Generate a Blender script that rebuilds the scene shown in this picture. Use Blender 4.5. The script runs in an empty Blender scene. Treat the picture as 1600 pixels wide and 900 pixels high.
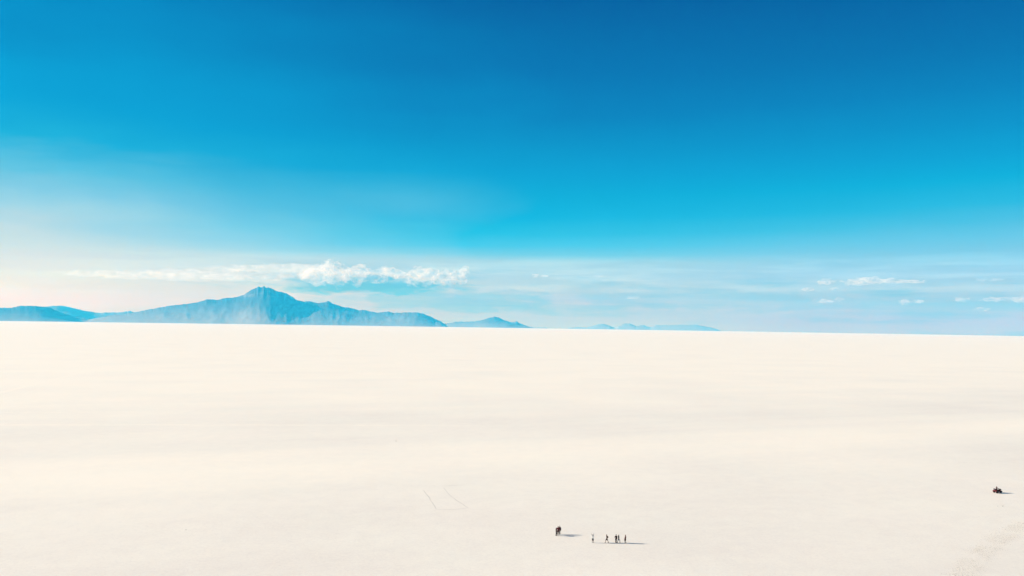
import bpy, bmesh, math, random
from mathutils import Vector, Matrix, noise

random.seed(7)
sc = bpy.context.scene
COL = sc.collection
R_ = math.radians
EARTH = 6371000.0

# ------------------------------------------------------------------ camera
F_PX, CAM_H = 1200.0, 45.0
PITCH = math.atan(57.9 / F_PX)
ROLL = R_(0.845)
cam_data = bpy.data.cameras.new('camera')
cam_data.sensor_width = 36.0
cam_data.lens = 36.0 * F_PX / 1600.0
cam_data.clip_start = 0.5
cam_data.clip_end = 600000.0
cam = bpy.data.objects.new('camera', cam_data)
COL.objects.link(cam)
CAM_M = Matrix.Rotation(R_(90) + PITCH, 4, 'X') @ Matrix.Rotation(ROLL, 4, 'Z')
cam.matrix_world = Matrix.Translation((0, 0, CAM_H)) @ CAM_M
sc.camera = cam


def ray(px, py):
    d = CAM_M.to_3x3() @ Vector(((px - 800) / F_PX, -(py - 450) / F_PX, -1.0))
    return d.normalized()


def drop(x, y):
    return -(x * x + y * y) / (2 * EARTH)


def at(px, py):
    """Where a sight line to the photograph's (px, py) meets the salt."""
    d = ray(px, py)
    t = -CAM_H / d.z
    return Vector((d.x * t, d.y * t, drop(d.x * t, d.y * t)))


def far(px, py, dist):
    d = ray(px, py)
    h = math.hypot(d.x, d.y)
    return Vector((d.x / h * dist, d.y / h * dist, CAM_H + d.z / h * dist))


# ------------------------------------------------------------------ tagging
def tag(o, label=None, cat=None, group=None, kind=None):
    if label:
        o['label'] = label
    if cat:
        o['category'] = cat
    if group:
        o['group'] = group
    if kind:
        o['kind'] = kind
    return o


def link(name, mesh, mat=None, parent=None):
    o = bpy.data.objects.new(name, mesh)
    COL.objects.link(o)
    if mat:
        mesh.materials.append(mat)
    if parent:
        o.parent = parent
    return o


def from_bm(name, bm, mat=None, parent=None, smooth=True):
    me = bpy.data.meshes.new(name)
    bm.normal_update()
    bm.to_mesh(me)
    bm.free()
    if smooth:
        for p in me.polygons:
            p.use_smooth = True
    return link(name, me, mat, parent)


def empty(name, loc, rz=0.0, parent=None):
    o = bpy.data.objects.new(name, None)
    COL.objects.link(o)
    o.location = loc
    o.rotation_euler = (0, 0, rz)
    if parent:
        o.parent = parent
    return o


# ------------------------------------------------------------------ materials
def new_mat(name):
    m = bpy.data.materials.new(name)
    m.use_nodes = True
    nt = m.node_tree
    return m, nt, nt.nodes['Principled BSDF'], nt.nodes['Material Output']


def N(nt, kind, **kw):
    n = nt.nodes.new(kind)
    for k, v in kw.items():
        setattr(n, k, v)
    return n


def ramp_node(nt, stops, interp='LINEAR'):
    n = nt.nodes.new('ShaderNodeValToRGB')
    n.color_ramp.interpolation = interp
    el = n.color_ramp.elements
    while len(el) > 1:
        el.remove(el[-1])
    el[0].position, el[0].color = stops[0][0], (*stops[0][1], 1)
    for p, c in stops[1:]:
        e = el.new(p)
        e.color = (*c, 1)
    return n


def mapr(nt, src, a, b, c=0.0, d=1.0, smooth=False):
    n = nt.nodes.new('ShaderNodeMapRange')
    if smooth:
        n.interpolation_type = 'SMOOTHSTEP'
    n.clamp = True
    for i, v in ((1, a), (2, b), (3, c), (4, d)):
        n.inputs[i].default_value = v
    nt.links.new(src, n.inputs[0])
    return n.outputs[0]


def math_n(nt, op, a, b=None, c=None):
    n = nt.nodes.new('ShaderNodeMath')
    n.operation = op
    for i, v in enumerate((a, b, c)):
        if v is None:
            continue
        if isinstance(v, (int, float)):
            n.inputs[i].default_value = v
        else:
            nt.links.new(v, n.inputs[i])
    return n.outputs[0]


def mix_col(nt, fac, a, b, blend='MIX'):
    n = nt.nodes.new('ShaderNodeMix')
    n.data_type = 'RGBA'
    n.blend_type = blend
    for sock, v in ((n.inputs[0], fac), (n.inputs[6], a), (n.inputs[7], b)):
        if isinstance(v, (int, float)):
            sock.default_value = v
        elif isinstance(v, tuple):
            sock.default_value = (*v, 1)
        else:
            nt.links.new(v, sock)
    return n.outputs[2]


def noise_n(nt, vec, scale, detail=4, rough=0.55, dist=0.0):
    n = nt.nodes.new('ShaderNodeTexNoise')
    n.inputs['Scale'].default_value = scale
    n.inputs['Detail'].default_value = detail
    n.inputs['Roughness'].default_value = rough
    n.inputs['Distortion'].default_value = dist
    if vec is not None:
        nt.links.new(vec, n.inputs['Vector'])
    return n.outputs['Fac']


def srgb(r, g, b):
    f = lambda c: (c / 255 / 12.92) if c <= 10.3 else ((c / 255 + 0.055) / 1.055) ** 2.4
    return (f(r), f(g), f(b))


def cloth_mat(name, col, rough=0.85, var=0.35, scale=30.0):
    m, nt, b, out = new_mat(name)
    tc = N(nt, 'ShaderNodeTexCoord')
    f = noise_n(nt, tc.outputs['Object'], scale, 3)
    lo = tuple(c * (1 - var) for c in col)
    hi = tuple(min(1, c * (1 + var)) for c in col)
    nt.links.new(mix_col(nt, f, lo, hi), b.inputs['Base Color'])
    b.inputs['Roughness'].default_value = rough
    b.inputs['Specular IOR Level'].default_value = 0.25
    return m


# ------------------------------------------------------------------ light
SUN_EL = R_(20.5)
sun_h = Vector((-math.cos(R_(4.0)), math.sin(R_(4.0)), 0))          # horizontal direction towards the sun
SUN_DIR = Vector((sun_h.x * math.cos(SUN_EL), sun_h.y * math.cos(SUN_EL), math.sin(SUN_EL)))
EXPOSURE = 1.0
sun_data = bpy.data.lights.new('sun', 'SUN')
sun_data.energy = 4.8
sun_data.angle = R_(0.55)
sun_data.color = (1.0, 0.916, 0.766)
sun = bpy.data.objects.new('sun', sun_data)
COL.objects.link(sun)
sun.rotation_euler = SUN_DIR.to_track_quat('Z', 'Y').to_euler()
sun.location = (0, 0, 300)

# ------------------------------------------------------------------ sky
world = bpy.data.worlds.new('World')
sc.world = world
world.use_nodes = True
wt = world.node_tree
bg = wt.nodes['Background']
bg.inputs['Strength'].default_value = 0.1
tc = N(wt, 'ShaderNodeTexCoord')
sep = N(wt, 'ShaderNodeSeparateXYZ')
wt.links.new(tc.outputs['Generated'], sep.inputs[0])
elev = math_n(wt, 'ARCSINE', sep.outputs['Z'])
azim = math_n(wt, 'ARCTAN2', sep.outputs['X'], sep.outputs['Y'])    # 0 ahead, negative to the left (sun side)

sky = N(wt, 'ShaderNodeTexSky')
sky.sky_type = 'NISHITA'
sky.sun_disc = False
sky.sun_elevation = SUN_EL
sky.sun_rotation = math.atan2(sun_h.x, sun_h.y)
sky.altitude = 3650
sky.air_density = 1.0
sky.dust_density = 0.6
sky.ozone_density = 3.0

KS = 1.0 / (0.1 * 2 ** EXPOSURE)          # display radiance -> sky colour ahead of strength and exposure
E0, E1 = 0.0, 0.45


def sky_ramp(rows):
    st = []
    for e, c in rows:
        st.append(((e - E0) / (E1 - E0), c))
    return ramp_node(wt, st)


# high thin cirrus makes the tones climb and dip unevenly
cir = N(wt, 'ShaderNodeMapping')
cir.inputs['Rotation'].default_value = (0, R_(14), 0)
cir.inputs['Scale'].default_value = (2.2, 2.2, 16.0)
wt.links.new(tc.outputs['Generated'], cir.inputs[0])
cirrus = noise_n(wt, cir.outputs[0], 1.0, 7, 0.55, 0.5)
cir_amp = math_n(wt, 'MULTIPLY', mapr(wt, elev, 0.06, 0.14, 0.0, 1.0, True), mapr(wt, azim, -0.6, 0.05, 0.028, 0.005))
elev_w = math_n(wt, 'ADD', elev, math_n(wt, 'MULTIPLY', mapr(wt, cirrus, 0.25, 0.75, -1.0, 1.0), cir_amp))
efac = mapr(wt, elev_w, E0, E1)


def er(y, ref=509.0):
    return math.atan((ref - y) / F_PX)


# display colours wanted at heights above the eye level, in three directions: left, ahead, right
SKY_ROWS = [0, 12, 25, 40, 58, 78, 98, 110, 125, 145, 170, 205, 240, 280, 330, 400, 460, 520]
SKY_L = [(250,245,225),(250,245,225),(250,244,226),(247,243,228),(238,239,229),(222,232,230),(203,227,231),(193,224,231),(180,221,232),(163,217,232),(135,208,231),(95,197,228),(35,182,224),(0,168,219),(0,160,213),(0,150,205),(0,142,199),(0,132,192)]
SKY_C = [(200,226,230),(195,223,229),(190,221,229),(188,221,229),(186,221,230),(180,220,231),(165,219,233),(120,212,235),(80,206,235),(45,197,231),(10,187,226),(0,178,220),(0,165,213),(0,152,205),(0,139,196),(0,124,184),(0,114,176),(0,105,168)]
SKY_R = [(186,218,229),(182,216,228),(178,215,229),(174,214,230),(168,213,231),(158,211,233),(140,208,233),(125,206,233),(105,202,232),(80,196,230),(45,188,227),(5,178,221),(0,164,214),(0,148,204),(0,132,192),(0,117,179),(0,108,171),(0,101,164)]


SKY_FIX = {'L': [[0.0725, -0.2818, -0.7529], [0.0126, -0.3435, -0.7529], [0.0602, -0.3646, -0.7605], [0.0183, -0.302, -0.7758], [0.0042, -0.1795, -0.4162], [0.0225, -0.1689, -0.307], [0.0204, -0.1413, -0.2497], [0.0056, -0.1318, -0.2098], [-0.0088, -0.1418, -0.1944], [0.0009, -0.1176, -0.1565], [-0.013, -0.1231, -0.1349], [0.0025, -0.1021, -0.1266], [-0.008, -0.1054, -0.1299], [-0.0, -0.0973, -0.1105], [-0.0, -0.0572, -0.0603], [-0.0, -0.0644, -0.0722], [-0.0, -0.0644, -0.0722], [-0.0, -0.0644, -0.0722]], 'C': [[0.0052, -0.3686, -0.7855], [-0.01, -0.415, -0.7754], [-0.0454, -0.4414, -0.7649], [-0.0312, -0.5029, -0.7835], [-0.0334, -0.3252, -0.5085], [-0.025, -0.227, -0.3028], [0.0246, -0.1733, -0.247], [-0.0121, -0.1716, -0.2], [-0.0215, -0.1606, -0.15], [-0.0162, -0.1487, -0.1559], [-0.003, -0.1451, -0.1506], [-0.0, -0.1341, -0.146], [-0.0, -0.1062, -0.1145], [-0.0, -0.0899, -0.1121], [-0.0, -0.1059, -0.1287], [-0.0, -0.088, -0.1094], [-0.0, -0.0709, -0.098], [-0.0, -0.0709, -0.098]], 'R': [[-0.0275, -0.561, -0.7835], [-0.0064, -0.5887, -0.7758], [-0.0529, -0.5614, -0.7835], [-0.0214, -0.5133, -0.7913], [-0.0197, -0.3142, -0.4505], [-0.0095, -0.2258, -0.2614], [-0.0137, -0.1833, -0.1954], [-0.0035, -0.1851, -0.2015], [0.0081, -0.1572, -0.168], [-0.0065, -0.1504, -0.1633], [-0.0075, -0.1287, -0.1444], [-0.0015, -0.1078, -0.1205], [-0.0, -0.1078, -0.1192], [-0.0, -0.1022, -0.1228], [-0.0, -0.0843, -0.1101], [-0.0, -0.0789, -0.11], [-0.0, -0.0789, -0.11], [-0.0, -0.0789, -0.11]]}          # per direction: rows of multiplicative corrections measured through the haze


def rows_of(cols, key):
    out = []
    for i, (k, c) in enumerate(zip(SKY_ROWS, cols)):
        e = math.atan(k / F_PX)
        v = Vector(srgb(*c))
        fx = SKY_FIX.get(key)
        if fx:
            v = Vector((max(0.0, v[j] + fx[i][j]) for j in range(3)))
        out.append((e, tuple(v)))
    return out


rl = sky_ramp(rows_of(SKY_L, 'L'))
rc = sky_ramp(rows_of(SKY_C, 'C'))
rr = sky_ramp(rows_of(SKY_R, 'R'))
for n in (rl, rc, rr):
    wt.links.new(efac, n.inputs[0])
# uneven edge between the warm haze on the sun side and the blue
sc_v = N(wt, 'ShaderNodeMapping')
sc_v.inputs['Scale'].default_value = (3.0, 3.0, 9.0)
wt.links.new(tc.outputs['Generated'], sc_v.inputs[0])
wob = noise_n(wt, sc_v.outputs[0], 1.3, 3, 0.5)
azw = math_n(wt, 'ADD', azim, mapr(wt, wob, 0.3, 0.7, -0.10, 0.10))
left_f = mapr(wt, azw, -0.62, 0.0, 1.0, 0.0)
right_f = mapr(wt, azw, 0.0, 0.60, 0.0, 1.0)
col = mix_col(wt, left_f, rc.outputs[0], rl.outputs[0])
col = mix_col(wt, right_f, col, rr.outputs[0])

# thin veils of distant cloud lying in the lowest few degrees
vm = N(wt, 'ShaderNodeCombineXYZ')
wt.links.new(math_n(wt, 'MULTIPLY', azim, 6.0), vm.inputs[0])
wt.links.new(math_n(wt, 'MULTIPLY', elev, 95.0), vm.inputs[1])
veil = noise_n(wt, vm.outputs[0], 1.0, 7, 0.6, 0.6)
low = mapr(wt, elev, math.atan(118 / F_PX), math.atan(84 / F_PX), 0, 1, True)
low = math_n(wt, 'MULTIPLY', low, mapr(wt, elev, 0.004, 0.030, 0.1, 1.0, True))
vf = math_n(wt, 'MULTIPLY', mapr(wt, veil, 0.40, 0.66, 0.0, 0.85, True), low)
veil_gain = mix_col(wt, left_f, (1.34, 1.33, 1.26), (1.0, 1.10, 1.04))
col = mix_col(wt, vf, col, mix_col(wt, 1.0, col, veil_gain, 'MULTIPLY'))
vm2 = N(wt, 'ShaderNodeCombineXYZ')
wt.links.new(math_n(wt, 'MULTIPLY', azim, 9.0), vm2.inputs[0])
wt.links.new(math_n(wt, 'MULTIPLY', elev, 60.0), vm2.inputs[1])
vm2.inputs[2].default_value = 4.7
veil2 = noise_n(wt, vm2.outputs[0], 1.0, 5, 0.55, 0.3)
low2 = mapr(wt, elev, math.atan(100 / F_PX), math.atan(70 / F_PX), 0, 1, True)
vf2 = math_n(wt, 'MULTIPLY', mapr(wt, veil2, 0.48, 0.72, 0.0, 0.45, True), low2)
vf2 = math_n(wt, 'MULTIPLY', vf2, mapr(wt, left_f, 0.35, 0.8, 1.0, 0.0))
# cloud bank's grey blue underside shade, painted into the sky; fainter patches farther right
vm3 = N(wt, 'ShaderNodeCombineXYZ')
wt.links.new(math_n(wt, 'MULTIPLY', azim, 22.0), vm3.inputs[0])
wt.links.new(math_n(wt, 'MULTIPLY', elev, 90.0), vm3.inputs[1])
ragged = mapr(wt, noise_n(wt, vm3.outputs[0], 1.0, 6, 0.6, 0.4), 0.25, 0.75, -0.8, 0.8)
for (bx, by, bw, bh, amt) in ((570, 447, 165, 17, 1.0), (715, 470, 190, 20, 0.55), (1130, 470, 240, 16, 0.35), (1500, 478, 160, 12, 0.35)):
    q = ray(bx, by)
    du = math_n(wt, 'MULTIPLY', math_n(wt, 'SUBTRACT', azim, math.atan2(q.x, q.y)), F_PX / bw)
    dv = math_n(wt, 'MULTIPLY', math_n(wt, 'SUBTRACT', elev, math.asin(q.z)), F_PX / bh)
    dd = math_n(wt, 'ADD', math_n(wt, 'MULTIPLY', du, du), math_n(wt, 'MULTIPLY', dv, dv))
    dd = math_n(wt, 'ADD', dd, ragged)
    vf2 = math_n(wt, 'MAXIMUM', vf2, mapr(wt, dd, 0.1, 1.2, amt, 0.0, True))
col = mix_col(wt, vf2, col, mix_col(wt, 1.0, col, (0.28, 0.60, 0.88), 'MULTIPLY'))

scl = N(wt, 'ShaderNodeVectorMath')
scl.operation = 'SCALE'
scl.inputs['Scale'].default_value = KS
wt.links.new(col, scl.inputs[0])
# the graded band ahead gives way to the plain Nishita dome overhead
hsv = N(wt, 'ShaderNodeHueSaturation')
hsv.inputs['Saturation'].default_value = 1.0
hsv.inputs['Value'].default_value = 0.5
wt.links.new(sky.outputs[0], hsv.inputs['Color'])
up_f = mapr(wt, elev, 0.44, 0.75, 0.0, 1.0, True)
wt.links.new(mix_col(wt, up_f, scl.outputs[0], hsv.outputs[0]), bg.inputs['Color'])

# ------------------------------------------------------------------ the salt flat
def salt_material():
    m, nt, b, out = new_mat('salt_crust')
    geo = N(nt, 'ShaderNodeNewGeometry')
    pos = geo.outputs['Position']
    sp = N(nt, 'ShaderNodeSeparateXYZ')
    nt.links.new(pos, sp.inputs[0])
    X, Y = sp.outputs['X'], sp.outputs['Y']
    # tonal bands run obliquely across the flat
    warp = noise_n(nt, pos, 0.006, 4, 0.5)
    warp2 = noise_n(nt, pos, 0.03, 4, 0.55)
    s = math_n(nt, 'SUBTRACT', Y, math_n(nt, 'MULTIPLY', X, 0.385))
    s = math_n(nt, 'ADD', s, math_n(nt, 'MULTIPLY', math_n(nt, 'SUBTRACT', warp, 0.5), 22.0))
    s = math_n(nt, 'ADD', s, math_n(nt, 'MULTIPLY', math_n(nt, 'SUBTRACT', warp2, 0.5), 9.0))
    band = ramp_node(nt, [(0.0, (0.30,) * 3), (0.22, (0.42,) * 3), (0.286, (0.52,) * 3), (0.302, (0.72,) * 3), (0.335, (0.90,) * 3), (0.365, (0.85,) * 3),
                          (0.386, (0.55,) * 3), (0.46, (0.48,) * 3), (0.53, (0.66,) * 3), (0.62, (0.84,) * 3), (1.0, (1.0,) * 3)])
    nt.links.new(mapr(nt, s, 0.0, 800.0), band.inputs[0])  # overall rise outwards: brightening at grazing angles painted into the salt colour
    fac = band.outputs[0]
    # anisotropic streaks along the bands
    mp = N(nt, 'ShaderNodeMapping')
    mp.vector_type = 'TEXTURE'
    mp.inputs['Rotation'].default_value = (0, 0, R_(20))
    mp.inputs['Scale'].default_value = (420.0, 26.0, 1000.0)
    nt.links.new(pos, mp.inputs[0])
    st = noise_n(nt, mp.outputs[0], 1.0, 8, 0.62, 0.2)
    big = noise_n(nt, pos, 0.012, 5, 0.5)
    fac = math_n(nt, 'ADD', fac, mapr(nt, st, 0.3, 0.7, -0.12, 0.12))
    fac = math_n(nt, 'ADD', fac, mapr(nt, big, 0.3, 0.7, -0.2, 0.2))
    # grain of the crust: broken polygons about a metre across and finer nodules
    vo = N(nt, 'ShaderNodeTexVoronoi')
    vo.feature = 'DISTANCE_TO_EDGE'
    vo.inputs['Scale'].default_value = 0.75
    wv = N(nt, 'ShaderNodeVectorMath')
    wv.operation = 'MULTIPLY_ADD'
    nz = N(nt, 'ShaderNodeTexNoise')
    nz.inputs['Scale'].default_value = 0.9
    nz.inputs['Detail'].default_value = 3
    nt.links.new(pos, nz.inputs['Vector'])
    nt.links.new(nz.outputs['Color'], wv.inputs[0])
    wv.inputs[1].default_value = (0.9, 0.9, 0.0)
    nt.links.new(pos, wv.inputs[2])
    nt.links.new(wv.outputs[0], vo.inputs['Vector'])
    edge = mapr(nt, vo.outputs['Distance'], 0.0, 0.10, 1.0, 0.0)
    g1 = noise_n(nt, pos, 1.6, 6, 0.65)
    g2 = noise_n(nt, pos, 0.22, 5, 0.6)
    fac = math_n(nt, 'ADD', fac, mapr(nt, g1, 0.25, 0.75, -0.24, 0.24))
    fac = math_n(nt, 'ADD', fac, mapr(nt, g2, 0.3, 0.7, -0.12, 0.12))
    cr = ramp_node(nt, [(0.0, (0.742, 0.704, 0.662)), (0.5, (0.834, 0.797, 0.732)), (1.0, (0.92, 0.863, 0.770))])
    nt.links.new(fac, cr.inputs[0])
    # two old wheel lines, polished whiter than the crust
    for (p0, p1, wd, amt) in (((-80, 633), (175, 571), 2.6, 0.7), ((-80, 663.5), (760, 664.5), 2.6, 0.6), ((-80, 645), (300, 643), 2.2, 0.35)):
        A, B = at(*p0), at(*p1)
        t = (B - A).normalized()
        dl = math_n(nt, 'ADD', math_n(nt, 'MULTIPLY', math_n(nt, 'SUBTRACT', X, A.x), -t.y), math_n(nt, 'MULTIPLY', math_n(nt, 'SUBTRACT', Y, A.y), t.x))
        dl = math_n(nt, 'ABSOLUTE', math_n(nt, 'ADD', dl, math_n(nt, 'MULTIPLY', math_n(nt, 'SUBTRACT', warp2, 0.5), 3.0)))
        al = math_n(nt, 'ADD', math_n(nt, 'MULTIPLY', math_n(nt, 'SUBTRACT', X, B.x), t.x), math_n(nt, 'MULTIPLY', math_n(nt, 'SUBTRACT', Y, B.y), t.y))
        ln = math_n(nt, 'MULTIPLY', mapr(nt, dl, 0.0, wd, amt, 0.0, True), mapr(nt, al, -60.0, 30.0, 1.0, 0.0))
        fac = math_n(nt, 'ADD', fac, math_n(nt, 'MULTIPLY', ln, mapr(nt, g2, 0.3, 0.6)))
    fac = math_n(nt, 'SUBTRACT', fac, math_n(nt, 'MULTIPLY', edge, 0.14))
    nt.links.new(fac, cr.inputs[0])
    tint = noise_n(nt, pos, 0.02, 3, 0.5)
    c2 = mix_col(nt, mapr(nt, tint, 0.35, 0.65, 0.0, 0.10), cr.outputs[0], (0.90, 0.80, 0.74))
    tint2 = noise_n(nt, pos, 0.031, 3, 0.5)
    c3 = mix_col(nt, mapr(nt, tint2, 0.4, 0.68, 0.0, 0.12), c2, (0.80, 0.83, 0.76))
    nt.links.new(c3, b.inputs['Base Color'])
    b.inputs['Roughness'].default_value = 0.8
    b.inputs['Specular IOR Level'].default_value = 0.15
    # relief fades where it would be far finer than a pixel
    h = math_n(nt, 'ADD', math_n(nt, 'MULTIPLY', edge, 0.03), math_n(nt, 'MULTIPLY', g1, 0.09))
    h = math_n(nt, 'ADD', h, math_n(nt, 'MULTIPLY', g2, 0.10))
    dist = math_n(nt, 'POWER', math_n(nt, 'ADD', math_n(nt, 'MULTIPLY', X, X), math_n(nt, 'MULTIPLY', Y, Y)), 0.5)
    bp = N(nt, 'ShaderNodeBump')
    nt.links.new(h, bp.inputs['Height'])
    bp.inputs['Distance'].default_value = 0.35
    nt.links.new(mapr(nt, dist, 120.0, 420.0, 0.6, 0.06), bp.inputs['Strength'])
    nt.links.new(bp.outputs[0], b.inputs['Normal'])
    return m


SALT = salt_material()


def build_ground():
    bm = bmesh.new()
    nseg = 192
    radii = [0.0] + [8 * (1.07 ** i) for i in range(1, 200)]
    radii = [r for r in radii if r < 47000] + [47000]
    c = bm.verts.new((0, 0, 0))
    prev = None
    for r in radii[1:]:
        ring = []
        for k in range(nseg):
            a = 2 * math.pi * k / nseg
            x, y = r * math.sin(a), r * math.cos(a)
            ring.append(bm.verts.new((x, y, drop(x, y))))
        for k in range(nseg):
            k2 = (k + 1) % nseg
            if prev is None:
                bm.faces.new((c, ring[k2], ring[k]))
            else:
                bm.faces.new((prev[k], prev[k2], ring[k2], ring[k]))
        prev = ring
    o = from_bm('ground', bm, SALT)
    tag(o, 'vast flat cream white salt crust reaching to the horizon', 'salt flat', kind='structure')
    return o


build_ground()

# ------------------------------------------------------------------ mountains
def rock_material(name, dark, light, pale, base_z, top_z):
    m, nt, b, out = new_mat(name)
    geo = N(nt, 'ShaderNodeNewGeometry')
    pos = geo.outputs['Position']
    sp = N(nt, 'ShaderNodeSeparateXYZ')
    nt.links.new(pos, sp.inputs[0])
    n1 = noise_n(nt, pos, 0.0012, 6, 0.6)
    n2 = noise_n(nt, pos, 0.0045, 6, 0.65)
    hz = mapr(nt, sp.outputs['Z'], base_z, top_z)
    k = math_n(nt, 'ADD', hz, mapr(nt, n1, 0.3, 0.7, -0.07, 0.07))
    c = mix_col(nt, mapr(nt, k, -0.10, 0.62, 0, 1, True), light, dark)  # low-lying haze painted into the rock colour: paler foot, darker top
    c = mix_col(nt, mapr(nt, n2, 0.35, 0.7, 0.0, 0.18), c, tuple(x * 0.55 for x in dark))
    scree = math_n(nt, 'MULTIPLY', mapr(nt, n1, 0.52, 0.62, 0, 1, True), mapr(nt, k, 0.66, 0.80, 0, 1, True))
    c = mix_col(nt, scree, c, pale)
    nt.links.new(c, b.inputs['Base Color'])
    b.inputs['Roughness'].default_value = 0.95
    b.inputs['Specular IOR Level'].default_value = 0.1
    return m


def mountain(name, sil, D, mat, label, depth_k=3.2, step=1.0, seed=0.0, rough=1.0, rows=26):
    """A massif whose skyline was measured; it stands D metres away with slopes falling to both sides."""
    xs = []
    x = sil[0][0]
    while x < sil[-1][0]:
        xs.append(x)
        x += step
    xs.append(sil[-1][0])

    def sky_y(px):
        for (x0, y0), (x1, y1) in zip(sil, sil[1:]):
            if x0 <= px <= x1:
                t = (px - x0) / max(1e-6, x1 - x0)
                return y0 + (y1 - y0) * t
        return sil[-1][1]
    bm = bmesh.new()
    grid = []
    base = drop(0, D) - 25.0
    tops = []
    for px in xs:
        y = sky_y(px) + 0.8 * rough * noise.noise(Vector((px * 0.22, seed, 0))) + 0.6 * rough * noise.noise(Vector((px * 0.6, seed + 5, 0)))
        p = far(px, y, D)
        tops.append((p, math.atan2(p.x, p.y), p.z))
    hs = [t[2] - base for t in tops]
    hmax = max(hs)
    n = len(hs)
    # foot width follows the smoothed height, so that spurs run out from the summit
    foot = []
    win = max(2, int(22 / step))
    for i in range(n):
        a, b2 = max(0, i - win), min(n, i + win + 1)
        foot.append(600 + depth_k * (0.6 * sum(hs[a:b2]) / (b2 - a) + 0.4 * hmax * 0.3))
    for i, (p, az, z) in enumerate(tops):
        colv = []
        H0 = max(2.0, z - base)
        w5 = [hs[k] for k in range(max(0, i - win), min(n, i + win + 1))]
        Hs = max(2.0, sum(w5) / len(w5))
        for r in range(-rows, rows + 1):
            v = r / rows
            u = abs(v)
            rr_ = D + v * foot[i]
            kk = min(1.0, u * 5.0)
            H = H0 * (1 - kk) + min(Hs, H0 * 1.15) * kk
            prof = (1 - u) ** 1.55
            q = Vector((az * D * 0.0011, rr_ * 0.0004, seed))
            rid = 1 - abs(noise.noise(q * 1.0)) * 2
            rid2 = 1 - abs(noise.noise(q * 2.7 + Vector((9, 3, 1)))) * 2
            q3 = Vector((az * D * 0.0055, rr_ * 0.0016, seed + 3))
            fine = noise.noise(q3)
            mod = (0.24 * (rid - 0.5) + 0.12 * (rid2 - 0.5) + 0.07 * fine) * min(1.0, u * 3.2) * (1 - u) ** 0.7
            zz = base + H * max(0.0, prof + mod * 0.15 * rough)
            lim = base + H0 * (1 - 0.25 * u)
            zz = min(zz, lim)
            colv.append(bm.verts.new((math.sin(az) * rr_, math.cos(az) * rr_, zz)))
        grid.append(colv)
    for a, b2 in zip(grid, grid[1:]):
        for j in range(2 * rows):
            bm.faces.new((a[j], b2[j], b2[j + 1], a[j + 1]))
    o = from_bm(name, bm, mat)
    tag(o, label, 'mountain' if 'mountain' in name else 'hills', kind='structure')
    return o


D_MAIN = 36000.0
MAIN = [(104, 506), (135, 500), (160, 495.5), (182, 491.5), (203, 489), (211, 488), (225, 485), (245, 481), (270, 477), (300, 474), (309.7, 472), (318, 469.8), (322.8, 467.9), (332, 467.7), (338.6, 469.3),
        (346, 466.9), (353, 465.2), (365, 465), (373, 463), (380, 461), (387, 456.6), (393, 452.8), (398, 450.2), (401, 449.8), (403.5, 447.6), (407, 448.6), (410, 448.2), (412.5, 446.0), (415.5, 450), (419, 449.4),
        (423, 450), (432, 454.5), (440, 456.2), (447, 458), (453, 462), (458, 465), (465, 469.5), (475, 471), (483, 470.6), (488, 471.3), (497, 474.2), (506, 472.5), (514, 470.7), (519, 474),
        (530, 478), (545, 481), (560, 484.5), (566, 483.6), (571, 484.6), (580, 487), (590, 488.3), (606, 487), (615, 488.5), (625, 488.3), (640, 488), (652, 488.3),
        (662, 490.3), (672, 494.3), (682, 499), (690, 503), (696, 507), (702, 512)]
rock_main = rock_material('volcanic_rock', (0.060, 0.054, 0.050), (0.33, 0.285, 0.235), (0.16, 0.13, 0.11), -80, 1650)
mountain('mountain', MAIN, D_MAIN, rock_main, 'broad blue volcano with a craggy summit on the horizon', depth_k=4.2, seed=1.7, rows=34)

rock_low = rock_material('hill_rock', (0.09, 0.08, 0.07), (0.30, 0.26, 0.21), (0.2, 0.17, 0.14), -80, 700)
rock_far = rock_material('far_hill_rock', (0.27, 0.245, 0.21), (0.325, 0.29, 0.245), (0.3, 0.27, 0.23), -160, 400)  # extra haze on the distant hills put in as paler rock
LEFT_FRONT = [(-60, 486), (-30, 481.5), (-12, 480), (0, 481), (18, 481), (26, 478.8), (32, 477.7), (44, 477.9), (55, 478), (64, 479), (74, 479.6), (82, 482), (90, 486), (98, 489), (105, 491.4),
              (120, 496), (132, 498), (142, 501), (150, 505)]
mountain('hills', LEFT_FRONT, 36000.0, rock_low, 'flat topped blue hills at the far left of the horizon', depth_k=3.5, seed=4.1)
LEFT_BACK = [(60, 500), (66, 482), (72, 478.9), (84, 478), (95, 477.6), (103, 478.4), (110, 480), (125, 484), (135, 486), (145, 487.7), (155, 489), (166, 488.4), (175, 488), (183, 488.2), (190, 487.3), (198, 486.6), (204, 486),
             (209, 487.6), (216, 489), (228, 491), (245, 494), (260, 500)]
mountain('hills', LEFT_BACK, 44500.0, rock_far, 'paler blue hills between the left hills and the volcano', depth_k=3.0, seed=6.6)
RIGHT_NEAR = [(676, 513), (684, 507), (692, 505), (697, 505.3), (704, 504.4), (712, 502.7), (720, 502.6), (728, 502.8), (735, 502.4), (744, 501.6), (752, 500.2), (758, 498.4), (762, 497.3), (768, 495.6), (773, 494.5), (778, 495.6),
              (783, 498), (788, 500.6), (792, 502), (798, 503.5), (807, 502.5), (815, 506), (825, 510), (834, 511.6), (846, 512), (852, 511.6), (858, 514)]
mountain('hills', RIGHT_NEAR, 39000.0, rock_low, 'low blue hills with a small peak right of the volcano', depth_k=3.5, seed=8.3)
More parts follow.
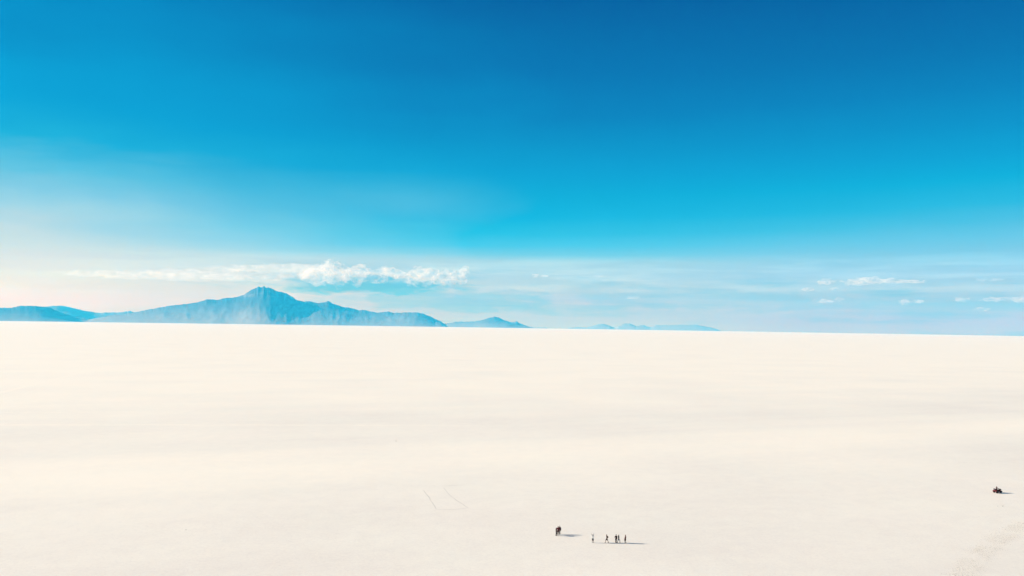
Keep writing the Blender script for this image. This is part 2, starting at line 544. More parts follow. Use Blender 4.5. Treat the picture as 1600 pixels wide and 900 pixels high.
FAR = [(880, 514.5), (890, 512.4), (900, 510.8), (915, 511.2), (925, 509.2), (935, 506.7), (940, 505.6), (945, 506.6), (950, 508.2), (960, 512), (968, 509), (972, 506.3), (978, 505.2), (983, 505.4), (988, 506.7),
       (994, 510), (1000, 508), (1005, 507.7), (1012, 510.5), (1018, 511), (1025, 507.7), (1033, 508.3), (1040, 508), (1060, 507.6), (1075, 507.4), (1085, 507.1), (1095, 508.6), (1110, 511.6), (1120, 514.4), (1128, 518)]
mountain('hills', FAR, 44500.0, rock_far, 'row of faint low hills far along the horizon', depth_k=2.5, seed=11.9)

# ------------------------------------------------------------------ haze
def build_haze():
    bm = bmesh.new()
    bmesh.ops.create_cube(bm, size=1.0)
    zb, zt = drop(47000, 0) - 1.0, 1800.0
    hw = 48500.0
    for v in bm.verts:
        v.co = Vector((v.co.x * 2 * hw, v.co.y * 2 * hw, zb + (v.co.z + 0.5) * (zt - zb)))
    m = bpy.data.materials.new('haze_air')
    m.use_nodes = True
    nt = m.node_tree
    nt.nodes.clear()
    out = N(nt, 'ShaderNodeOutputMaterial')
    pv = N(nt, 'ShaderNodeVolumePrincipled')
    pv.inputs['Color'].default_value = (0.02, 0.51, 1.0, 1)
    pv.inputs['Absorption Color'].default_value = (1, 1, 1, 1)
    pv.inputs['Density'].default_value = 2.5e-5
    pv.inputs['Anisotropy'].default_value = 0.0
    nt.links.new(pv.outputs[0], out.inputs['Volume'])
    o = from_bm('haze', bm, m, smooth=False)
    tag(o, 'thin pale blue air over the salt flat', 'haze', kind='stuff')


build_haze()

# ------------------------------------------------------------------ clouds
def cloud_material(name, dens, scale, seed, col=(0.95, 0.95, 0.95), lo=0.43):
    m = bpy.data.materials.new(name)
    m.use_nodes = True
    nt = m.node_tree
    nt.nodes.clear()
    out = N(nt, 'ShaderNodeOutputMaterial')
    pv = N(nt, 'ShaderNodeVolumePrincipled')
    pv.inputs['Color'].default_value = (*col, 1)
    pv.inputs['Absorption Color'].default_value = (0, 0, 0, 1)
    pv.inputs['Anisotropy'].default_value = 0.1
    geo = N(nt, 'ShaderNodeNewGeometry')
    mp = N(nt, 'ShaderNodeMapping')
    mp.inputs['Location'].default_value = (seed, seed * 2, 0)
    mp.inputs['Scale'].default_value = (scale, scale * 0.7, scale * 1.5)
    nt.links.new(geo.outputs['Position'], mp.inputs[0])
    f = noise_n(nt, mp.outputs[0], 1.0, 5, 0.62, 0.3)
    nt.links.new(mapr(nt, f, lo, lo + 0.22, 0.0, dens * 1.5), pv.inputs['Density'])
    nt.links.new(pv.outputs[0], out.inputs['Volume'])
    return m


DG = bpy.context.evaluated_depsgraph_get


def remesh(bm, voxel, smooth=0):
    """Union of the shells in bm as one closed skin."""
    me = bpy.data.meshes.new('tmp')
    bm.to_mesh(me)
    bm.free()
    o = bpy.data.objects.new('tmp', me)
    COL.objects.link(o)
    md = o.modifiers.new('r', 'REMESH')
    md.mode = 'VOXEL'
    md.voxel_size = voxel
    if smooth:
        s = o.modifiers.new('s', 'SMOOTH')
        s.iterations = smooth
        s.factor = 0.5
    bpy.context.view_layer.update()
    ev = o.evaluated_get(DG())
    res = bpy.data.meshes.new_from_object(ev)
    bpy.data.objects.remove(o)
    bpy.data.meshes.remove(me)
    for p in res.polygons:
        p.use_smooth = True
    return res


def cloud(lobes, D, mat, label, group, depth=1.4, rough=0.6):
    px = D / F_PX
    cx = sum(l[0] for l in lobes) / len(lobes)
    cy = max(l[1] + l[3] for l in lobes)
    org = far(cx, cy, D)
    bm = bmesh.new()
    rmin = 1e9
    for (x, y, rx, ry) in lobes:
        c = far(x, y, D + random.uniform(-0.4, 0.4) * rx * px) - org
        ax = Vector((org.y, -org.x, 0)).normalized()
        ay = Vector((org.x, org.y, 0)).normalized()
        rmin = min(rmin, ry * px)
        tmp = bmesh.new()
        bmesh.ops.create_icosphere(tmp, subdivisions=4, radius=1.0)
        for v in tmp.verts:
            n1 = noise.noise(v.co * 2.2 + Vector((x, y, 0))) + 0.5 * noise.noise(v.co * 5.1 + Vector((y, x, 3)))
            k = 1 + rough * n1
            q = v.co * k
            v.co = c + ax * (q.x * rx * px) + ay * (q.y * rx * px * depth * 0.6) + Vector((0, 0, q.z * ry * px))
        me = bpy.data.meshes.new('t')
        tmp.to_mesh(me)
        tmp.free()
        bm.from_mesh(me)
        bpy.data.meshes.remove(me)
    res = remesh(bm, max(28.0, rmin * 0.22))
    res.name = 'cloud'
    o = link('cloud', res, mat)
    o.location = org
    tag(o, label, 'cloud', group)
    return o


CL_D = 78000.0
cm_bank = cloud_material('cloud_bank', 0.0008, 1 / 800.0, 3.3, lo=0.465)
cm_small = cloud_material('cloud_puff', 0.00045, 1 / 560.0, 9.1)
cm_thin = cloud_material('cloud_wisp', 0.00014, 1 / 800.0, 5.2)
GB, GS = 'clouds banked above the volcano', 'small clouds low over the salt flat'
CLOUDS = [
    ([(503, 429, 26, 16), (520, 422, 21, 15), (532, 432, 15, 18), (486, 431, 20, 11)], cm_bank, 'tall bright head of cumulus just right of the summit', GB),
    ([(557, 430, 19, 15), (566, 424, 13, 12), (546, 434, 11, 11)], cm_bank, 'compact cream cloud head in the middle of the bank', GB),
    ([(590, 432, 17, 11), (605, 426, 18, 9), (622, 430, 18, 7)], cm_bank, 'flat cream cloud head over a blue grey shadow', GB),
    ([(655, 432, 21, 15), (672, 428, 16, 10), (641, 437, 12, 10)], cm_bank, 'slanted bright cloud head in the right half of the bank', GB),
    ([(700, 434, 19, 12), (716, 432, 16, 13), (728, 425, 6, 11), (688, 436, 14, 9)], cm_bank, 'cloud head with an upright tuft at the bank\'s right end', GB),
    ([(400, 421, 44, 6), (450, 419, 50, 5), (385, 434, 26, 6), (420, 432, 34, 7), (465, 428, 30, 8), (480, 417, 40, 4)], cm_thin, 'streaky wisp cloud right above the volcano summit', GB),
    ([(135, 427.5, 40, 3.2), (175, 429, 44, 4.6), (215, 430, 50, 6), (255, 429, 46, 7), (300, 430, 60, 8), (345, 428, 46, 9)], cm_thin, 'thin cream streak of cloud over the left hills', GB),
    ([(835, 431, 8, 3), (846, 431, 12, 2)], cm_small, 'lone small cloud above the little peak right of the volcano', GS),
    ([(938, 431, 10, 1.8), (950, 438, 12, 1.6)], cm_thin, 'faint double streak of cloud right of the lone small cloud', GS),
    ([(988, 465, 12, 2.6)], cm_thin, 'small flat cloud straight above the faint far hills', GS),
    ([(1291, 440, 13, 4.5), (1262, 452, 10, 2.5), (1303, 451, 8, 2)], cm_small, 'round puff at the left end of the long right hand cloud', GS),
    ([(1340, 441, 20, 5), (1358, 438, 22, 5), (1385, 439, 22, 3), (1415, 440, 26, 2.2)], cm_small, 'longest of the small clouds, tapering to the right', GS),
    ([(1286, 470, 14, 3), (1311, 468, 7, 3.4)], cm_small, 'pair of touching puffs below the long tapering cloud', GS),
    ([(1413, 472, 8, 4), (1435, 471, 8, 3)], cm_small, 'twin puffs below the tip of the long tapering cloud', GS),
    ([(1503, 468, 9, 3.6), (1533, 483, 10, 2.6)], cm_small, 'puff with a lower lobe right of the twin puffs', GS),
    ([(1545, 437, 16, 2.6)], cm_thin, 'pale high streak of cloud in the upper right', GS),
    ([(1552, 468, 13, 3.2), (1578, 467, 8, 3), (1594, 469, 9, 5), (1612, 468, 12, 6)], cm_small, 'ragged cloud cut by the right edge of the picture', GS),
]
for lobes, m, lab, grp in CLOUDS:
    cloud(lobes, CL_D, m, lab, grp)

# ------------------------------------------------------------------ people
def tube(bm, pts, rad, flat=None, seg=14, flat_axis=None):
    """A tapered limb with rounded ends through pts; rad per point; flat scales the ring along flat_axis."""
    pts = [Vector(p) for p in pts]
    rings = []
    P, Rr = [], []
    d0 = (pts[1] - pts[0]).normalized()
    for a in (80, 50, 20):
        P.append(pts[0] - d0 * rad[0] * math.sin(R_(a)))
        Rr.append(rad[0] * math.cos(R_(a)))
    for i in range(len(pts)):
        P.append(pts[i])
        Rr.append(rad[i])
        if i + 1 < len(pts):
            P.append(pts[i].lerp(pts[i + 1], 0.5))
            Rr.append((rad[i] + rad[i + 1]) * 0.5)
    d1 = (pts[-1] - pts[-2]).normalized()
    for a in (20, 50, 80):
        P.append(pts[-1] + d1 * rad[-1] * math.sin(R_(a)))
        Rr.append(rad[-1] * math.cos(R_(a)))
    for i, p in enumerate(P):
        t = (P[min(i + 1, len(P) - 1)] - P[max(i - 1, 0)]).normalized()
        ref = Vector(flat_axis) if flat_axis else (Vector((0, 1, 0)) if abs(t.y) < 0.9 else Vector((1, 0, 0)))
        u = (ref - t * ref.dot(t)).normalized()
        w = t.cross(u)
        fl = flat if flat else 1.0
        rings.append([bm.verts.new(p + (u * math.cos(2 * math.pi * k / seg) * fl + w * math.sin(2 * math.pi * k / seg)) * Rr[i]) for k in range(seg)])
    for a, b in zip(rings, rings[1:]):
        for k in range(seg):
            bm.faces.new((a[k], a[(k + 1) % seg], b[(k + 1) % seg], b[k]))
    bm.faces.new(list(reversed(rings[0])))
    bm.faces.new(rings[-1])


def blob(bm, c, r, rot=None, sub=3):
    M = Matrix.Translation(Vector(c)) @ (rot.to_4x4() if rot else Matrix.Identity(4)) @ Matrix.Diagonal((r[0], r[1], r[2], 1))
    bmesh.ops.create_icosphere(bm, subdivisions=sub, radius=1.0, matrix=M)


SKIN = cloth_mat('skin', (0.20, 0.12, 0.085), 0.6, 0.12, 12)
HAIR = cloth_mat('dark_hair', (0.018, 0.012, 0.010), 0.6, 0.4, 60)
HAIR_B = cloth_mat('brown_hair', (0.07, 0.035, 0.02), 0.6, 0.4, 60)
SHOE = cloth_mat('dark_shoe', (0.02, 0.018, 0.018), 0.7)
FAB = {}


def fabric(name, col):
    if name not in FAB:
        FAB[name] = cloth_mat(name, col)
    return FAB[name]


def solve(a, b, l1, l2, bend):
    """Middle joint of a two-bone limb from a to b bending towards bend."""
    a, b = Vector(a), Vector(b)
    d = b - a
    L = min(d.length, (l1 + l2) * 0.999)
    dn = d.normalized()
    x = (l1 * l1 - l2 * l2 + L * L) / (2 * L)
    h = math.sqrt(max(0.0, l1 * l1 - x * x))
    bv = Vector(bend)
    bv = (bv - dn * bv.dot(dn)).normalized()
    return a + dn * x + bv * h, a + dn * L


def make_person(loc, face, H, label, group, top, bottom, hair=HAIR, sleeves='long', legs='long', feet=((-0.1, 0, 0), (0.1, 0, 0)), hips=None, hands=None,
                lean=0.0, hat=None, bag=None, width=1.0, head_turn=0.0, coat=False, sit=None):
    """A figure facing its own +Y; feet, hips and hands given in its own frame for a body 1.7 m tall."""
    K = H / 1.70
    hipz = 0.90 if hips is None else hips[2]
    pel = Vector((0, 0, hipz)) if hips is None else Vector(hips)
    ln = R_(lean)
    up = Vector((0, math.sin(ln), math.cos(ln)))
    fw = Vector((0, math.cos(ln), -math.sin(ln)))
    chest = pel + up * 0.36
    neck = pel + up * 0.53
    head = neck + Vector((0, 0.02 + 0.4 * math.sin(ln) * 0.1, 0)) + up * 0.165
    sh = [neck - up * 0.065 + Vector((s * 0.175 * width, -0.005, 0)) for s in (-1, 1)]
    hp = [pel + Vector((s * 0.085 * width, 0, -0.02)) for s in (-1, 1)]
    ank, kne = [], []
    for i, s in enumerate((-1, 1)):
        f = Vector(feet[i])
        k_, a_ = solve(hp[i], f + Vector((0, -0.04, 0.085)), 0.42, 0.40, (s * 0.08, 1, 0.15))
        kne.append(k_)
        ank.append(a_)
    wri, elb = [], []
    hands = hands or ((-0.26, 0.06, 0.80), (0.26, 0.06, 0.80))
    for i, s in enumerate((-1, 1)):
        bend = (s * 0.6, -1, -0.3) if Vector(hands[i]).z < neck.z else (s * 1.0, 0.3, 0)
        e_, w_ = solve(sh[i], Vector(hands[i]), 0.285, 0.255, bend)
        elb.append(e_)
        wri.append(w_)
    hrot = Matrix.Rotation(head_turn, 3, 'Z') @ Matrix.Rotation(-ln * 0.3, 3, 'X')

    # ---- body, one continuous skin
    bm = bmesh.new()
    tube(bm, [pel + Vector((0, 0, -0.03)), pel + up * 0.14, chest, neck - up * 0.06], [0.135 * width, 0.118 * width, 0.150 * width, 0.085], flat=0.68, flat_axis=(0, 1, 0), seg=20)
    tube(bm, [sh[0] + Vector((0.02, 0, 0)), neck - up * 0.05, sh[1] - Vector((0.02, 0, 0))], [0.055, 0.06, 0.055])
    tube(bm, [neck - up * 0.06, neck + up * 0.09 + fw * 0.012], [0.060, 0.052])
    blob(bm, head + hrot @ Vector((0, -0.008, 0.02)), (0.076, 0.095, 0.100), hrot)
    blob(bm, head + hrot @ Vector((0, 0.025, -0.045)), (0.056, 0.066, 0.068), hrot)
    tube(bm, [head + hrot @ Vector((0, 0.086, 0.012)), head + hrot @ Vector((0, 0.106, -0.024))], [0.010, 0.015], seg=8)      # nose
    for s in (-1, 1):
        blob(bm, head + hrot @ Vector((s * 0.078, -0.005, -0.008)), (0.012, 0.022, 0.034), hrot, 2)                          # ears
        blob(bm, head + hrot @ Vector((s * 0.030, 0.078, 0.026)), (0.024, 0.014, 0.010), hrot, 2)                            # brows
        blob(bm, head + hrot @ Vector((s * 0.030, 0.078, 0.004)), (0.013, 0.012, 0.012), hrot, 2)                            # eyes
    blob(bm, head + hrot @ Vector((0, 0.084, -0.055)), (0.025, 0.012, 0.010), hrot, 2)                                       # mouth
    for i, s in enumerate((-1, 1)):
        tube(bm, [hp[i], hp[i].lerp(kne[i], 0.5), kne[i]], [0.090, 0.078, 0.056])
        tube(bm, [kne[i], kne[i].lerp(ank[i], 0.35), ank[i]], [0.055, 0.057, 0.037])
        tube(bm, [ank[i] + Vector((0, -0.03, -0.035)), ank[i] + Vector((0, 0.06, -0.045)), ank[i] + Vector((0, 0.15, -0.058))], [0.034, 0.036, 0.026])
        tube(bm, [sh[i], sh[i].lerp(elb[i], 0.45), elb[i]], [0.056, 0.050, 0.040])
        tube(bm, [elb[i], elb[i].lerp(wri[i], 0.3), wri[i]], [0.040, 0.041, 0.027])
        d = (wri[i] - elb[i]).normalized()
        side = Vector((0, 1, 0)) - d * d.y
        side = side.normalized() if side.length > 0.1 else Vector((0, 0, 1))
        nrm = d.cross(side).normalized() * s
        palm = wri[i] + d * 0.05
        tube(bm, [wri[i], palm, wri[i] + d * 0.085], [0.027, 0.036, 0.036], flat=0.55, flat_axis=tuple(nrm), seg=12)
        for q, (off, ln_) in enumerate(((-0.027, 0.058), (-0.009, 0.074), (0.010, 0.080), (0.028, 0.070))):
            a0 = wri[i] + d * 0.085 + side * off
            a1 = a0 + d * ln_ * 0.5 + side * off * 0.12 - nrm * 0.006
            a2 = a1 + d * ln_ * 0.42 - nrm * 0.022
            tube(bm, [a0 - d * 0.02, a0, a1, a2], [0.010, 0.0098, 0.0092, 0.0080], seg=8)
        t0 = wri[i] + d * 0.03 + side * 0.028
        tube(bm, [t0, t0 + side * 0.026 + d * 0.026, t0 + side * 0.034 + d * 0.060 - nrm * 0.012], [0.013, 0.0115, 0.009], seg=8)
    bmesh.ops.scale(bm, vec=(K, K, K), verts=bm.verts)
    body = link('person', remesh(bm, 0.0075, 2), SKIN)
    body.location = loc
    body.rotation_euler = (0, 0, face)
    tag(body, label, 'person', group)

    def part(name, bmx, mat, vox=0.010, lab=None):
        bmesh.ops.scale(bmx, vec=(K, K, K), verts=bmx.verts)
        o = link(name, remesh(bmx, vox, 2), mat, body)
        if lab:
            o['label'] = lab
        return o

    # ---- top
    bm = bmesh.new()
    tn, tm = top
    fat = 0.026 if coat else 0.014
    low = -0.16 if coat else -0.06
    tube(bm, [pel + up * low, pel + up * 0.12, chest, neck - up * 0.07], [0.142 * width + fat, 0.126 * width + fat, 0.152 * width + fat, 0.092 + fat], flat=0.74, flat_axis=(0, 1, 0), seg=22)
    tube(bm, [sh[0] + Vector((0.02, 0, 0)), neck - up * 0.055, sh[1] - Vector((0.02, 0, 0))], [0.056 + fat, 0.064 + fat, 0.056 + fat])
    if coat:
        tube(bm, [neck - up * 0.05, neck + up * 0.02], [0.078, 0.080])
    for i in (0, 1):
        if sleeves == 'long':
            tube(bm, [sh[i], sh[i].lerp(elb[i], 0.45), elb[i]], [0.060 + fat, 0.053 + fat, 0.046 + fat])
            tube(bm, [elb[i], elb[i].lerp(wri[i], 0.3), wri[i].lerp(elb[i], 0.06)], [0.046 + fat, 0.043 + fat, 0.030 + fat])
        else:
            tube(bm, [sh[i], sh[i].lerp(elb[i], 0.62)], [0.060 + fat, 0.054 + fat])
    part(tn, bm, tm)

    # ---- trousers or shorts
    bm = bmesh.new()
    bn, bmt = bottom
    tube(bm, [pel + Vector((0, 0, -0.05)), pel + up * 0.02, pel + up * 0.10], [0.136 * width, 0.148 * width, 0.134 * width], flat=0.76, flat_axis=(0, 1, 0), seg=22)
    for i in (0, 1):
        if legs == 'long':
            tube(bm, [hp[i], hp[i].lerp(kne[i], 0.5), kne[i]], [0.104, 0.092, 0.071])
            tube(bm, [kne[i], kne[i].lerp(ank[i], 0.4), ank[i].lerp(kne[i], 0.04)], [0.071, 0.068, 0.055])
        else:
            tube(bm, [hp[i], hp[i].lerp(kne[i], 0.5), hp[i].lerp(kne[i], 0.86)], [0.106, 0.098, 0.090])
    part(bn, bm, bmt)

    # ---- shoes
    for i in (0, 1):
        bm = bmesh.new()
        a = ank[i]
        tube(bm, [a + Vector((0, -0.028, -0.038)), a + Vector((0, 0.07, -0.046)), a + Vector((0, 0.165, -0.056))], [0.046, 0.046, 0.034])
        tube(bm, [a + Vector((0, -0.02, -0.03)), a + Vector((0, -0.005, 0.03))], [0.044, 0.046])
        part('shoe', bm, SHOE, 0.009)

    # ---- hair or hat
    bm = bmesh.new()
    blob(bm, head + hrot @ Vector((0, -0.022, 0.036)), (0.086, 0.098, 0.100), hrot)
    blob(bm, head + hrot @ Vector((0, -0.055, -0.02)), (0.076, 0.058, 0.085), hrot)
    part('hair', bm, hair, 0.009)
    if hat:
        bm = bmesh.new()
        blob(bm, head + hrot @ Vector((0, -0.008, 0.085)), (0.100, 0.112, 0.070), hrot)
        blob(bm, head + hrot @ Vector((0, 0.0, 0.066)), (0.155, 0.170, 0.014), hrot)
        part('hat', bm, hat, 0.010)
    if bag:
        bm = bmesh.new()
        blob(bm, chest - fw * 0.20 - up * 0.04, (0.145, 0.085, 0.21))
        blob(bm, chest - fw * 0.26 - up * 0.12, (0.10, 0.05, 0.10))
        for s in (-1, 1):
            tube(bm, [chest + Vector((s * 0.11, 0, 0)) - fw * 0.15 + up * 0.13, chest + Vector((s * 0.115, 0, 0)) + up * 0.19, chest + Vector((s * 0.12, 0, 0)) + fw * 0.13 + up * 0.06], [0.022, 0.022, 0.022])
        part('backpack', bm, bag, 0.012)
    return body


BLACK = fabric('black_cloth', (0.010, 0.009, 0.010))
MAROON = fabric('maroon_cloth', (0.032, 0.004, 0.007))
DKRED = fabric('dark_red_cloth', (0.085, 0.008, 0.012))
WINE = fabric('wine_black_cloth', (0.030, 0.005, 0.008))
CHAR = fabric('charcoal_cloth', (0.035, 0.033, 0.035))
GREY = fabric('grey_cloth', (0.12, 0.12, 0.12))
WHITE = fabric('white_cloth', (0.74, 0.72, 0.68))
RUST = fabric('rust_cloth', (0.05, 0.016, 0.014))
PALEGREY = fabric('pale_grey_cloth', (0.38, 0.37, 0.36))
TAUPE = fabric('taupe_cloth', (0.10, 0.07, 0.055))

G3, G5 = 'trio standing close together on the salt', 'people strung out in a line on the salt'
# the trio
make_person(at(869.0, 837.0), R_(-75), 1.68, 'person in black trousers and dark maroon jacket, nearest of the trio', G3, ('jacket', WINE), ('trousers', BLACK), coat=True,
            feet=((-0.11, -0.05, 0), (0.11, 0.06, 0)), hands=((-0.25, 0.10, 0.84), (0.25, 0.16, 0.90)))
make_person(at(872.0, 836.0), R_(165), 1.86, 'tall person in bright dark red jacket in the middle of the trio', G3, ('jacket', DKRED), ('trousers', CHAR), coat=True,
            feet=((-0.13, 0.0, 0), (0.13, 0.02, 0)), hands=((-0.24, 0.18, 0.98), (0.24, 0.18, 0.98)))
make_person(at(874.6, 834.8), R_(150), 1.80, 'person in black and maroon coat with grey legs, farthest right of the trio', G3, ('jacket', MAROON), ('trousers', GREY), coat=True, hair=HAIR_B, width=1.08,
            feet=((-0.09, 0.08, 0), (0.10, -0.08, 0)), hands=((-0.27, 0.02, 0.82), (0.27, 0.05, 0.82)))
# the row of five
make_person(at(926.2, 848.0), R_(-160), 1.68, 'person in white top and black shorts holding both arms up', G5, ('shirt', WHITE), ('shorts', BLACK), sleeves='short', legs='short',
            feet=((-0.10, 0.02, 0), (0.12, -0.02, 0)), hands=((-0.20, 0.04, 1.92), (0.34, 0.05, 1.88)), lean=-3)
make_person(at(948.2, 848.0), R_(80), 1.72, 'person in dark top and shorts walking with legs wide apart', G5, ('jacket', TAUPE), ('shorts', BLACK), legs='short',
            feet=((-0.09, 0.32, 0), (0.09, -0.30, 0)), hips=(0, 0, 0.85), hands=((-0.25, 0.14, 0.82), (0.25, -0.08, 0.80)), bag=BLACK, lean=4)
make_person(at(962.6, 848.2), R_(10), 1.74, 'person in dark reddish jacket and black trousers beside the striding one', G5, ('jacket', RUST), ('trousers', WINE), 
            feet=((-0.10, 0.03, 0), (0.10, 0, 0)), hands=((-0.20, 0.22, 1.02), (0.24, 0.10, 0.82)))
make_person(at(966.6, 848.4), R_(-70), 1.72, 'person striding in black jacket, pale grey trousers and pale hat', G5, ('jacket', BLACK), ('trousers', PALEGREY), coat=True, hat=PALEGREY,
            feet=((-0.09, -0.26, 0), (0.09, 0.28, 0)), hips=(0, 0, 0.865), hands=((-0.25, 0.16, 0.82), (0.25, -0.06, 0.80)))
make_person(at(977.2, 848.8), R_(60), 1.72, 'person in red brown top, dark shorts with bare legs, last of the line', G5, ('jacket', DKRED), ('shorts', BLACK), legs='short', hair=HAIR_B,
            feet=((-0.09, 0.08, 0), (0.09, -0.06, 0)), hands=((-0.24, 0.10, 0.86), (0.20, 0.20, 0.98)))

# ------------------------------------------------------------------ quad bike and rider
def box(bm, c, s, rot=None, bev=0.02):
    tmp = bmesh.new()
    bmesh.ops.create_cube(tmp, size=1.0)
    for v in tmp.verts:
        v.co = Vector((v.co.x * s[0], v.co.y * s[1], v.co.z * s[2]))
    if bev:
        bmesh.ops.bevel(tmp, geom=tmp.edges[:], offset=bev, segments=2, affect='EDGES', profile=0.6)
    M = Matrix.Translation(Vector(c)) @ (rot.to_4x4() if rot else Matrix.Identity(4))
    for v in tmp.verts:
        v.co = M @ v.co
    me = bpy.data.meshes.new('t')
    tmp.to_mesh(me)
    tmp.free()
    bm.from_mesh(me)
    bpy.data.meshes.remove(me)


PAINT = cloth_mat('maroon_paint', (0.085, 0.007, 0.012), 0.4, 0.25, 6)
RUBBER = cloth_mat('tyre_rubber', (0.018, 0.016, 0.016), 0.9)
STEEL = cloth_mat('dark_steel', (0.05, 0.045, 0.045), 0.45)
STEEL.node_tree.nodes['Principled BSDF'].inputs['Metallic'].default_value = 0.7
SEATM = cloth_mat('black_vinyl', (0.012, 0.011, 0.011), 0.55)
LAMP = cloth_mat('lamp_glass', (0.55, 0.55, 0.52), 0.15)
CANVAS = cloth_mat('dark_canvas', (0.020, 0.006, 0.008), 0.9)


def make_quad(loc, rz):
    q = empty('quad_bike', loc, rz)                      # its own +Y is forward
    tag(q, 'dark maroon quad bike with fat tyres standing on the salt under its rider', 'quad bike')
    # wheels
    proto = None
    for (x, y) in ((-0.46, 0.66), (0.46, 0.66), (-0.46, -0.66), (0.46, -0.66)):
        if proto is None:
            bm = bmesh.new()
            seg, prof = 32, [(-0.12, 0.17), (-0.135, 0.24), (-0.115, 0.30), (0.0, 0.318), (0.115, 0.30), (0.135, 0.24), (0.12, 0.17)]
            rings = []
            for k in range(seg):
                a = 2 * math.pi * k / seg
                lug = 0.012 if k % 2 else 0.0
                rings.append([bm.verts.new((px_, (r + (lug if r > 0.28 else 0)) * math.cos(a), (r + (lug if r > 0.28 else 0)) * math.sin(a))) for px_, r in prof])
            for k in range(seg):
                a, b = rings[k], rings[(k + 1) % seg]
                for j in range(len(prof)):
                    j2 = (j + 1) % len(prof)
                    bm.faces.new((a[j], a[j2], b[j2], b[j]))
            w = from_bm('wheel', bm, RUBBER, q, smooth=False)
            bm = bmesh.new()
            for s in (-1, 1):
                bmesh.ops.create_cone(bm, cap_ends=True, segments=20, radius1=0.165, radius2=0.12, depth=0.06, matrix=Matrix.Translation((s * 0.07, 0, 0)) @ Matrix.Rotation(R_(90) * s, 4, 'Y'))
            bmesh.ops.create_cone(bm, cap_ends=True, segments=12, radius1=0.05, radius2=0.05, depth=0.24, matrix=Matrix.Rotation(R_(90), 4, 'Y'))
            rim = from_bm('rim', bm, STEEL, w, smooth=False)
            proto = (w, rim)
        else:
            w = proto[0].copy()
            COL.objects.link(w)
            w.parent = q
            rim = proto[1].copy()
            COL.objects.link(rim)
            rim.parent = w
        w.location = (x, y, 0.325)
    bm = bmesh.new()                                     # chassis, axles, engine
    box(bm, (0, 0, 0.42), (0.34, 1.30, 0.16))
    box(bm, (0, -0.05, 0.56), (0.36, 0.52, 0.22))
    for y in (-0.66, 0.66):
        tube(bm, [(-0.44, y, 0.325), (0.44, y, 0.325)], [0.03, 0.03], seg=8)
        for s in (-1, 1):
            tube(bm, [(s * 0.36, y, 0.36), (s * 0.16, y, 0.66)], [0.025, 0.025], seg=8)
    for s in (-1, 1):
        box(bm, (s * 0.36, 0.02, 0.34), (0.24, 0.55, 0.04))
    tube(bm, [(-0.2, 1.0, 0.42), (-0.2, 1.02, 0.66), (0.2, 1.02, 0.66), (0.2, 1.0, 0.42)], [0.02] * 4, seg=8)
    from_bm('chassis', bm, STEEL, q)
    bm = bmesh.new()                                     # bodywork with four wheel arches
    for s in (-1, 1):
        for yy, sg in ((0.66, 1), (-0.66, -1)):
            pr = []
            for k in range(9):
                a = R_(10 + 160 * k / 8)
                pr.append((yy + 0.43 * math.cos(a), 0.36 + 0.40 * math.sin(a)))
            for (a0, b0), (a1, b1) in zip(pr, pr[1:]):
                vs = [(s * 0.18, a0, b0), (s * 0.62, a0, b0 - 0.03), (s * 0.62, a1, b1 - 0.03), (s * 0.18, a1, b1)]
                lo = [bm.verts.new(v) for v in vs]
                hi = [bm.verts.new((v[0], v[1], v[2] + 0.025)) for v in vs]
                bm.faces.new(lo)
                bm.faces.new(hi[::-1])
                for j in range(4):
                    bm.faces.new((lo[j], hi[j], hi[(j + 1) % 4], lo[(j + 1) % 4]))
    box(bm, (0, 0.36, 0.78), (0.34, 0.62, 0.24), Matrix.Rotation(R_(-6), 3, 'X'), 0.06)
    box(bm, (0, 0.86, 0.74), (0.44, 0.26, 0.26), Matrix.Rotation(R_(-18), 3, 'X'), 0.07)
    box(bm, (0, -0.62, 0.70), (0.40, 0.62, 0.18), None, 0.05)
    bmesh.ops.recalc_face_normals(bm, faces=bm.faces[:])
    from_bm('body', bm, PAINT, q, smooth=False)
    bm = bmesh.new()
    box(bm, (0, -0.30, 0.86), (0.34, 0.78, 0.13), Matrix.Rotation(R_(-4), 3, 'X'), 0.05)
    from_bm('seat', bm, SEATM, q)
    bm = bmesh.new()
    tube(bm, [(0, 0.50, 0.80), (0, 0.42, 1.04)], [0.03, 0.03], seg=10)
    tube(bm, [(-0.38, 0.30, 1.12), (-0.12, 0.42, 1.06), (0.12, 0.42, 1.06), (0.38, 0.30, 1.12)], [0.018] * 4, seg=8)
    for s in (-1, 1):
        tube(bm, [(s * 0.28, 0.34, 1.10), (s * 0.40, 0.29, 1.125)], [0.026, 0.026], seg=8)
    from_bm('handlebar', bm, STEEL, q)
    for yc, zc, nm in ((0.80, 0.93, 'front_rack'), (-0.78, 0.88, 'rear_rack')):
        bm = bmesh.new()
        for k in range(5):
            x = -0.36 + 0.18 * k
            tube(bm, [(x, yc - 0.22, zc), (x, yc + 0.22, zc)], [0.012, 0.012], seg=6)
        for yy in (-0.22, 0.22):
            tube(bm, [(-0.40, yc + yy, zc), (0.40, yc + yy, zc)], [0.014, 0.014], seg=6)
        for s in (-1, 1):
            tube(bm, [(s * 0.22, yc, zc), (s * 0.20, yc, zc - 0.22)], [0.014, 0.014], seg=6)
        if nm == 'front_rack':
            tube(bm, [(-0.36, yc + 0.22, zc), (-0.36, yc + 0.30, zc + 0.16), (0.36, yc + 0.30, zc + 0.16), (0.36, yc + 0.22, zc)], [0.014] * 4, seg=6)
        from_bm(nm, bm, STEEL, q)
    bm = bmesh.new()
    box(bm, (0, 0.82, 1.005), (0.62, 0.38, 0.12), None, 0.03)
    box(bm, (0, 0.82, 1.075), (0.64, 0.40, 0.025), None, 0.01)
    from_bm('cargo_box', bm, CANVAS, q)
